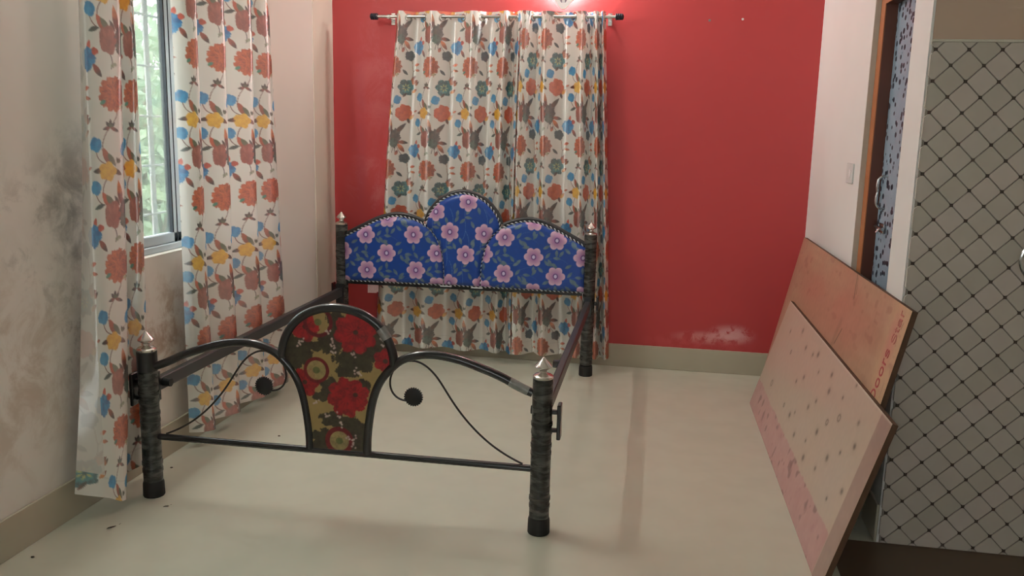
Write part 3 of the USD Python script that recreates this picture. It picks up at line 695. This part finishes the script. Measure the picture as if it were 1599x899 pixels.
def paint_head(centres, vert):
    c = Canvas(1.6, .64, .0018, (16, 64, 146)); q = lambda u, z: (u + .04, 1.10 - z)
    LF, ST = (104, 122, 128), (84, 118, 164)
    for k, (u, z) in enumerate(centres):
        x, y = q(u, z); s = 1 if k % 2 else -1
        if not vert:
            c.stem([(x, y), (x - .08, y + .030 * s), (x - .15, y + .045 * s), (x - .22, y + .02 * s)], .0014, ST, .8); c.stem([(x, y), (x + .06, y + .012), (x + .13, y + .004), (x + .2, y + .03)], .0014, ST, .7)
            ls = ((-.075, .02 * s, 2.4 * s), (-.115, .035 * s, -2.2 * s), (-.16, .045, 3.0), (.07, .005, -.9), (.085, .01, 1.0), (.115, .0, .1), (.0, .055, 1.55), (-.04, -.06, -2.3), (.055, -.05, -.5), (.11, .035, .7))
        else:
            c.stem([(x, y), (x - .02, y + .08), (x - .015, y + .15), (x - .03, y + .22)], .0013, (120, 160, 200), .8); c.stem([(x, y), (x + .02, y - .07), (x, y - .14)], .0013, (120, 160, 200), .6)
            ls = ((-.012, .075, -.9), (-.02, .09, .15), (-.018, .10, 2.4), (.03, -.06, -1.0), (.06, .03, 1.3), (-.06, -.03, -2.0), (-.06, .05, 1.8))
        for dx, dy, a in ls: c.leaf(x + dx, y + dy, .045, .0105, a, LF, (86, 108, 122), .9)
    for u, z in centres:
        x, y = q(u, z); dx, dy = c.rel(x, y); th, d = np.arctan2(dy, dx), np.hypot(dx, dy)
        best = np.full(d.shape, 9.)
        for k in range(6):
            a = k * math.pi / 3 + (0 if not vert else math.pi / 6); best = np.minimum(best, np.hypot((dx - .036 * math.cos(a)) * 1.0, (dy - .036 * math.sin(a)) * 1.0) - .0215)
        best = np.minimum(best, d - .03)
        t = np.clip(d / .056, 0, 1)[..., None]; t = t ** 1.5
        col = lin((152, 100, 158)) * (1 - t) + lin((214, 178, 196)) * t
        c.put(best, col); c.ell(x, y, .0155, .0175, 0, (98, 64, 124), (98, 64, 124)); c.ell(x, y, .0085, .0105, 0, (206, 196, 222), (206, 196, 222))
    return c, q
def cushion(poly, flowers, vert, front):
    c, q = paint_head(flowers, vert)
    import shapely
    edge = poly.exterior
    def v_of(X, Z):
        d = shapely.distance(edge, shapely.points(X.ravel(), Z.ravel())).reshape(X.shape)
        t = np.clip(d / .035, 0, 1); return HV - front - .030 * np.sqrt(1 - (1 - t) ** 2)
    mm, cc = panel_grid(poly, .0030, v_of, lambda x, z: c.sample(*q(x, z)))
    o = obj('headboard_cushion', mm, m_head, bed, smooth=True, colors=cc, label='blue cushion printed with pink and mauve flowers')
    bk = trimesh.creation.extrude_polygon(poly.buffer(.002), front + .016); bk.apply_transform(np.array([[1, 0, 0, 0], [0, 0, 1, HV - front + .0005], [0, 1, 0, 0], [0, 0, 0, 1.]])); bk.fix_normals()
    obj('cushion_backing', bk, m_rubber, o, smooth=False)
    # black and white twisted cord around the cushion
    R = np.array(edge.coords)[:-1]; Lr = np.r_[0, np.cumsum(np.linalg.norm(np.diff(np.vstack([R, R[:1]]), axis=0), axis=1))]
    n = int(Lr[-1] / .003); s_ = np.linspace(0, Lr[-1], n, endpoint=False); Rx = np.interp(s_, Lr, np.r_[R[:, 0], R[0, 0]]); Rz = np.interp(s_, Lr, np.r_[R[:, 1], R[0, 1]])
    P = np.stack([Rx, np.full(n, HV - front - .006), Rz], -1); T = np.roll(P, -1, 0) - np.roll(P, 1, 0); T /= np.linalg.norm(T, axis=1, keepdims=True) + 1e-9
    N = np.stack([-T[:, 2], 0 * Rx, T[:, 0]], -1); ph = 2 * np.pi * s_ / .026
    for k, (nm, mt) in enumerate((('cord_strand', m_piping_w), ('cord_strand', m_piping_b))):
        a = ph + k * np.pi; H = P + .0038 * (np.cos(a)[:, None] * N + np.sin(a)[:, None] * np.array([0, -1., 0]))
        obj(nm, tube(H, .0040, 6, closed=True), mt, o, label='white strand of the twisted cord' if k == 0 else 'black strand of the twisted cord')
    return o
cushion(poly_l, fl_l, False, .004)
cushion(poly_r, fl_r, False, .004)
cushion(poly_c, fl_c, True, .004)
hb = lambda pts: [(u, HV + .006, z) for u, z in pts]
ol = np.vstack([lc[lc[:, 0] < .52] + [0, .014]]); ol[0] = (.03, .782)
obj('headboard_tube', tube(hb(ol), .0125, 12), m_rail, bed)
obj('headboard_tube', tube(hb(ol * [-1, 1] + [W_, 0]), .0125, 12), m_rail, bed)
oc = (cc_top - [.76, .80]) * 1.035 + [.76, .803]
obj('headboard_arch', tube(hb(oc), .0125, 12), m_rail, bed)
obj('headboard_rail', rbx(.03, W_ - .03, HV - .012, HV + .014, .484, .506, .003), m_black, bed)
for u in (.665, .855): obj('headboard_clip', rbx(u - .035, u + .035, HV - .036, HV - .030, .500, .507, .001), m_piping_w, bed)
obj('plastic_tag', [bx(.165, .222, HV - .002, HV - .0005, .432, .492), bx(.19, .235, HV - .006, HV - .0045, .44, .496)], m_clear, bed, smooth=False, label='clear pinkish plastic scrap under the headboard')
obj('loose_thread', tube(spline([(1.49, HV - .03, .51), (1.488, HV - .032, .48), (1.498, HV - .034, .45), (1.50, HV - .03, .43)], 14), .0016, 6), m_piping_w, bed)
# side rails, bolted plates and knobs
for u in (0, W_):
    s_ = -1 if u == 0 else 1
    r = obj('side_rail', [rbx(u - .016, u + .016, .035, L_ - .035, .408, .460, .004)], m_rail, bed)
    obj('rail_end_plate', rbx(u - .022, u + .022, .036, .050, .375, .490, .002), m_black, r); obj('rail_end_plate', rbx(u - .024, u + .024, L_ - .052, L_ - .036, .365, .485, .002), m_black, r)
    obj('bolt_knob', tube([(u - s_ * .014, .075, .438), (u - s_ * .05, .075, .438)], .016, 12), m_rubber, r)
    obj('rail_lug', rbx(u - s_ * .035 - .018, u - s_ * .035 + .018, .77, .80, .405, .435, .003), m_black, r)
    obj('bracket_plate', [rbx(u + s_ * .062 - .007, u + s_ * .062 + .007, -.02, .03, .362, .490, .003), rbx(min(u, u + s_ * .06), max(u, u + s_ * .06), -.006, .012, .385, .398, .002), rbx(min(u, u + s_ * .06), max(u, u + s_ * .06), -.006, .012, .452, .466, .002)], m_black, bed)
    obj('bracket_plate', [rbx(u + s_ * .055 - .006, u + s_ * .055 + .006, L_ - .03, L_ + .02, .40, .485, .003), rbx(min(u, u + s_ * .055), max(u, u + s_ * .055), L_ - .01, L_ + .01, .43, .45, .002)], m_black, bed)

# ------------------------------------------------------------------ two plywood boards leaning on the white wall
def board_frame(q):
    x, y, hd, ln, w, l = q
    a = np.array([x, y, 0]); e = np.array([math.sin(hd), -math.cos(hd), 0]); side = np.array([math.cos(hd), math.sin(hd), 0])
    u = math.sin(ln) * side + math.cos(ln) * np.array([0, 0, 1]); n = np.cross(u, e); n *= np.sign(-n[0]); return a, e, u, n, w, l
def board(name, label, q, th, colour, face_mat, edge_mat):
    a, e, u, n, w, l = board_frame(q); a = a + np.array([0, 0, 0.0])
    t = thing(name, label, 'board')
    st = .0045; ls, ws = np.linspace(0, l, int(l / st)), np.linspace(0, w, int(w / st)); Lg, Wg = np.meshgrid(ls, ws)
    off = n * 0.0
    P = a + Lg[..., None] * e + Wg[..., None] * u + n * .0008
    g = grid_mesh(P)
    if np.mean(g.face_normals @ n) < 0: g.invert()
    obj('face_sheet', g, face_mat, t, smooth=True, colors=colour(Lg, Wg).reshape(-1, 3))
    core = trimesh.creation.box(extents=(l, w, th)); M = np.eye(4); M[:3, 0], M[:3, 1], M[:3, 2] = e, u, n; M[:3, 3] = a + e * l / 2 + u * w / 2 - n * th / 2
    if np.linalg.det(M[:3, :3]) < 0: core.invert()
    core.apply_transform(M)
    obj('core', core, edge_mat, t, smooth=False)
    return t, (a, e, u, n)
Q1 = (.5795, 4.9515, .0189, .2089, .9128, 2.0337)
Q2 = (.5165, 4.7008, .0189, .2868, .604, 2.0005)
fb = lambda L, W, s, o, k=0: meshkit.fbm(np.stack([L * s[0], W * s[1], 0 * L + k], -1), o, k)
def col1(L, W):
    base = lin((180, 148, 124)); red = lin((172, 112, 98)); pale = lin((200, 164, 130)); dark = lin((120, 84, 66))
    g1 = fb(L, W, (2.2, 22), 4, 1)[..., None]; g2 = fb(L, W, (2, 3), 3, 2)[..., None]
    c = base * (1 - g1) + lin((162, 126, 102)) * g1
    z = np.clip(1.3 - np.hypot((L - .95) / .85, (W - .80) / .22), 0, 1)[..., None]
    c = c + (red - c) * np.clip(z * (g2 * 2.2 - .45), 0, .75)
    c = c + (red * .95 - c) * (np.clip(1 - L / .16, 0, 1)[..., None] * .7)
    c = c + (pale - c) * (np.clip((L - 1.80) / .12, 0, 1)[..., None] * .6)
    sp = fb(L, W, (14, 30), 2, 5); sm = (np.clip((sp - .68) * 12, 0, 1) * (np.clip(1.2 - np.abs(W - .8) / .2, 0, 1)))[..., None]
    c = c + (lin((130, 66, 66)) - c) * sm * .35
    for (l0, w0, l1, w1, wd, al) in ((1.276, .911, 1.331, .82, .005, .8), (1.301, .68, 1.256, .607, .005, .9), (1.25, .70, 1.22, .58, .02, .25), (1.30, .90, 1.345, .84, .003, .7), (1.99, .86, 1.985, .84, .004, .6), (1.975, .80, 1.985, .78, .003, .5), (1.995, .66, 2.0, .60, .002, .4)):
        d = np.array([l1 - l0, w1 - w0]); t = np.clip(((L - l0) * d[0] + (W - w0) * d[1]) / (d @ d), 0, 1)
        m = (np.clip(1.4 - np.hypot(L - l0 - t * d[0], W - w0 - t * d[1]) / wd, 0, 1) * al)[..., None]; c = c + (dark * .6 - c) * m
    z = (np.clip(1.2 - np.hypot((L - 1.93) / .06, (W - .79) / .12), 0, 1) * .6)[..., None]; c = c + (lin((186, 112, 108)) - c) * z
    return c
B1, fr1 = board('plywood_board', 'bare orange-brown plywood board with red lettering, leaning against the white wall', Q1, .018, col1, m_ply, m_ply_edge)
def lettering(text, l0, w0, h, mat, label):
    a, e, u, n = fr1; m = meshkit.text_mesh(text, h, .0012)
    m.apply_transform(np.array([[*u, 0], [*(-e), 0], [*n, 0], [0, 0, 0, 1.]]).T @ np.eye(4)) if False else None
    M = np.eye(4); M[:3, 0], M[:3, 1], M[:3, 2] = u, -e, n; M[:3, 3] = a + e * l0 + u * w0 + n * .0009
    m.apply_transform(M); obj('lettering', m, mat, B1, smooth=False, label=label)
lettering('Doors', 1.955, .565, .050, m_redink, 'red hand-painted word')
lettering('Star', 1.975, .778, .046, m_redink2, 'faded red word')
def spots():
    s = [(0.267, 0.491), (0.503, 0.551), (0.441, 0.424), (0.676, 0.509), (0.833, 0.518), (0.914, 0.54), (1.024, 0.489), (0.839, 0.41), (0.744, 0.361), (0.312, 0.218), (0.702, 0.227), (1.081, 0.347), (1.154, 0.398), (1.264, 0.479), (1.455, 0.513), (1.507, 0.448), (1.395, 0.39), (1.324, 0.322), (0.923, 0.266), (1.044, 0.204), (1.72, 0.505), (0.859, 0.232), (1.545, 0.592), (1.215, 0.534), (0.861, 0.126),
         (0.858, 0.127), (1.107, 0.063), (1.176, 0.115), (1.403, 0.106), (1.56, 0.305), (1.667, 0.37), (1.775, 0.437), (1.48, 0.228), (1.29, 0.195), (1.725, 0.214), (1.833, 0.292), (1.353, 0.039), (1.711, 0.092), (1.232, 0.248)]
    return s
SP = spots()
def col2(L, W):
    c = np.broadcast_to(lin((190, 172, 158)), L.shape + (3,)).copy()
    n1 = fb(L, W, (3, 4), 3, 3)[..., None]; c = c * (1 - n1 * .35) + lin((198, 170, 140)) * n1 * .35
    n2 = fb(L, W, (18, 24), 3, 6)
    for k, (l, w) in enumerate(SP):
        r = (.010, .014, .008, .012)[k % 4]; d = np.hypot((L - l) / 1.3, W - w)
        ring = np.clip(1.3 - d / r, 0, 1) * (.5 + .6 * n2); halo = np.clip(1 - d / (r * 2.8), 0, 1) * .35
        if k in (2, 9, 10, 15, 16): ring = np.clip(1.3 - np.abs(d - r) / .004, 0, 1) * .7
        c = c + (lin((150, 126, 104)) - c) * halo[..., None]; c = c + (lin((84, 68, 58)) - c) * np.clip(ring, 0, .85)[..., None]
    pk = np.clip((.152 - W + (n2 - .5) * .02) / .006, 0, 1) * np.clip((1.885 - L) / .006, 0, 1)
    pc = lin((196, 150, 148)) * (1 - .5 * n2[..., None]) + lin((170, 104, 108)) * (.5 * n2[..., None])
    blot = np.clip((fb(L, W, (20, 20), 2, 8) - .66) * 9, 0, .7)[..., None]; pc = pc + (lin((110, 56, 60)) - pc) * blot
    c = c + (pc - c) * (pk * .85)[..., None]
    gr = np.clip((L - 1.882) / .006, 0, 1); gc = lin((168, 138, 126)) * (1 - .4 * n2[..., None]) + lin((128, 98, 96)) * (.4 * n2[..., None])
    c = c + (gc - c) * (gr * .9)[..., None]
    ed = np.clip((W - .598) / .003, 0, 1)[..., None]; c = c + (lin((222, 214, 200)) - c) * ed * .7
    return c
B2, fr2 = board('plywood_board', 'pale film-covered board with dark nail spots and pink band, leaning on the orange-brown board', Q2, .018, col2, m_film, m_ply_edge)

# ------------------------------------------------------------------ wall lamp over the curtain
lx, lz = -.641, 2.265
lamp = thing('wall_lamp', 'white diamond-shaped wall lamp shining above the floral curtain', 'wall lamp', (lx, YB, lz))
obj('back_plate', xf(rbx(-.05, .05, -.014, 0, -.06, .06, .004)), m_lampframe, lamp)
dm = lambda k: Polygon([(-.128 * k, .0), (-.10 * k, .05 * k), (0, .14 * k), (.10 * k, .05 * k), (.128 * k, .0), (.012, -.132 * k), (-.012, -.132 * k)])
def flat(pg, y0, th):
    m = trimesh.creation.extrude_polygon(pg, th); m.apply_transform(np.array([[1, 0, 0, 0], [0, 0, -1, y0], [0, 1, 0, 0], [0, 0, 0, 1.]])); m.fix_normals(); return m
obj('frame', flat(dm(1.0).difference(dm(.74)), -.060, .016), m_lampframe, lamp)
pn = obj('glass_panel', flat(dm(.75), -.064, .006), m_shade, lamp)
for k in (-.04, -.013, .013, .04): obj('stripe', flat(dm(.72).intersection(sbox(k - .005, -.2, k + .005, .2)), -.0705, .003), m_lampstripe, pn)
obj('stem', tube([(0, -.012, 0), (0, -.062, 0)], .010, 12), m_lampframe, lamp)
for s_ in (-1, 1): obj('bulb', xf(trimesh.creation.icosphere(2, .017), None, (s_ * .05, -.034, .0)), m_bulb, lamp, smooth=True)

gl = obj('globe', xf(trimesh.creation.icosphere(3, .045), None, (0, -.13, .225)), m_globe, lamp, smooth=True)
obj('globe_cup', xf(lathe([(.0005, 0), (.02, 0), (.034, .016), (.036, .03), (.030, .03), (.0005, .012)], 24), None, (0, -.13, .160)), m_lampframe, lamp)
obj('arm', tube(spline([(0, -.012, .04), (0, -.08, .06), (0, -.13, .10), (0, -.13, .162)], 14), .006, 10), m_lampframe, lamp)

# tube light high on the window wall
TX, TY, TZ_ = XL + .075, 3.42, 2.56
tl = thing('tube_light', 'white fluorescent tube light fixed above the window rod', 'tube light', (XL, TY, TZ_))
obj('housing', rbx(0, .04, -.64, .64, .015, .055, .006), m_lampframe, tl)
obj('tube', tube([(.075, -.59, 0), (.075, .59, 0)], .013, 14), m_tube, tl)
for s_ in (-1, 1): obj('lamp_holder', rbx(.03, .092, s_ * .605 - .014, s_ * .605 + .014, -.02, .04, .003), m_lampframe, tl)

# ------------------------------------------------------------------ small things
sw = thing('switch_plate', 'small pale switch plate on the white wall left of the door', 'switch')
obj('plate', rbx(XR - .008, XR, 4.085, 4.215, 1.235, 1.325, .002), m_plate, sw)
obj('rocker', rbx(XR - .011, XR - .007, 4.115, 4.14, 1.262, 1.298, .001), m_lampframe, sw)
for k, (x, z, lb) in enumerate(((.197, 2.08, 'grey wall plug left of the pair high on the red wall'), (.382, 2.087, 'pale wall plug right of the pair high on the red wall'))):
    pl_ = lathe([(.0005, 0), (.007, 0), (.007, .003), (.003, .0045), (.0005, .004)], 14); pl_.apply_transform(np.array([[1, 0, 0, x], [0, 0, -1, YB], [0, 1, 0, z], [0, 0, 0, 1.]])); pl_.fix_normals()
    obj('wall_plug', pl_, m_plate if k else m_tape, None, label=lb, cat='wall plug')
tr = thing('towel_ring', 'chrome ring holder on the tiled wall at the right edge', 'towel ring')
ang = np.linspace(0, 2 * np.pi, 48, endpoint=False)
obj('ring', tube(np.stack([1.238 + .072 * np.cos(ang), np.full(48, YT - .028), 1.057 + .072 * np.sin(ang)], -1), .0055, 10, closed=True), m_chrome, tr)
mt = lathe([(.0005, 0), (.022, 0), (.022, .008), (.010, .012), (.008, .028), (.010, .036), (.0005, .037)], 20); mt.apply_transform(np.array([[1, 0, 0, 1.238], [0, 0, -1, YT], [0, 1, 0, 1.057 + .072], [0, 0, 0, 1.]])); mt.fix_normals()
obj('mount', mt, m_chrome, tr)
m_deb = simple('dry_leaf_scrap', (70, 60, 50), .8)
def scrap(x, y, L, w, a, lb):
    n = 7; s = np.linspace(0, 1, n); wd = w * np.sin(np.pi * s) ** .7
    P = np.array([[(L * (k - .5), sg * q, .0025 + .003 * math.sin(k * 5 + 1)) for sg in (-1, 1)] for k, q in zip(s, wd)])
    c_, q_ = math.cos(a), math.sin(a); R = np.array([[c_, -q_, 0], [q_, c_, 0], [0, 0, 1]])
    top = grid_mesh(P @ R.T + [x, y, 0]); bot = grid_mesh(P[:, ::-1] @ R.T + [x, y, -.0012])
    obj('debris', [top, bot], m_deb, None, smooth=False, label=lb, cat='debris')
scrap(-1.89, 2.621, .062, .004, 1.25, 'dark dry sliver on the floor in front of the near curtain')
scrap(-1.80, 2.818, .04, .003, 1.2, 'small dry scrap on the floor beside the front left bed foot')
for (x, y, lb) in ((-1.72, 3.62, 'tiny dark crumb on the floor under the far window curtain'), (-1.99, 3.16, 'tiny dark crumb by the left skirting behind the bed post'), (-2.01, 2.36, 'tiny dark crumb by the left skirting near the front')):
    m = trimesh.creation.icosphere(1, .005); m.apply_scale((1.3, 1, .5)); m.apply_translation((x, y, .0025)); obj('crumb', m, m_deb, None, label=lb, cat='crumb')

# ------------------------------------------------------------------ outside the window
obj('garden_ground', bx(-16, XL - .16, -4, 22, -.7, -.5), simple('garden_soil_grass', (96, 104, 70), .9, var=.3, scale=2.), smooth=False, kind='structure', label='grassy ground outside the window')
m_bark = simple('bark', (92, 80, 66), .9, var=.2)
LV = [leaf_mat('leaf_pale', (118, 138, 108)), leaf_mat('leaf_mid', (98, 120, 92)), leaf_mat('leaf_grey', (124, 140, 120))]
def shrub(name, label, cat, x, y, h, rad, nleaf, mat, L, Wd, seed):
    rg = np.random.default_rng(seed); t = thing(name, label, cat, (x, y, -.5), group=None)
    stems, tips = [], []
    for k in range(7):
        a = rg.uniform(0, 6.28); e = np.array([math.cos(a) * rad * rg.uniform(.2, .8), math.sin(a) * rad * rg.uniform(.2, .8), h * rg.uniform(.6, .98)])
        P = spline([(0, 0, 0), e * [.25, .25, .45], e], 10); stems.append(tube(P, np.linspace(.035, .008, 10), 6)); tips.append(P)
    obj('stem', stems, m_bark, t)
    V, F = [], []
    for k in range(nleaf):
        b = tips[rg.integers(7)][rg.integers(2, 10)] + rg.normal(0, 1, 3) * [rad * .35, rad * .35, h * .12]; b[2] = np.clip(b[2], .05, h)
        d = rg.normal(0, 1, 3) + [0, 0, -.2]; d /= np.linalg.norm(d); s = np.cross(d, rg.normal(0, 1, 3)); s /= np.linalg.norm(s); nn = np.cross(d, s); l = L * rg.uniform(.6, 1.3); w = Wd * rg.uniform(.7, 1.2); o = len(V)
        V += [b, b + d * l * .4 + s * w + nn * .01, b + d * l * .4 - s * w + nn * .01, b + d * l * .4 - nn * l * .04, b + d * l]
        F += [(o, o + 1, o + 3), (o, o + 3, o + 2), (o + 1, o + 4, o + 3), (o + 3, o + 4, o + 2)]
    obj('foliage', trimesh.Trimesh(np.array(V), np.array(F), process=False), mat, t, smooth=False, kind='stuff')
shrub('shrub', 'pale leafy shrub seen low through the window pane', 'shrub', -3.9, 5.2, 2.1, .55, 1500, LV[0], .16, .035, 1)
shrub('shrub', 'mid green shrub seen through the pane beside the sash', 'shrub', -4.3, 6.6, 2.6, .8, 1800, LV[1], .18, .04, 2)
shrub('tree', 'grey green tree behind the window shrubs', 'tree', -6.2, 9.0, 3.3, 1.2, 2200, LV[2], .22, .05, 3)
shrub('tree', 'light green tree farthest beyond the window', 'tree', -8.2, 12.5, 3.4, 1.5, 2200, LV[0], .26, .06, 4)
shrub('shrub', 'broad leaved shrub near the window grille', 'shrub', -3.6, 3.4, 1.75, .5, 1100, LV[2], .24, .05, 5)
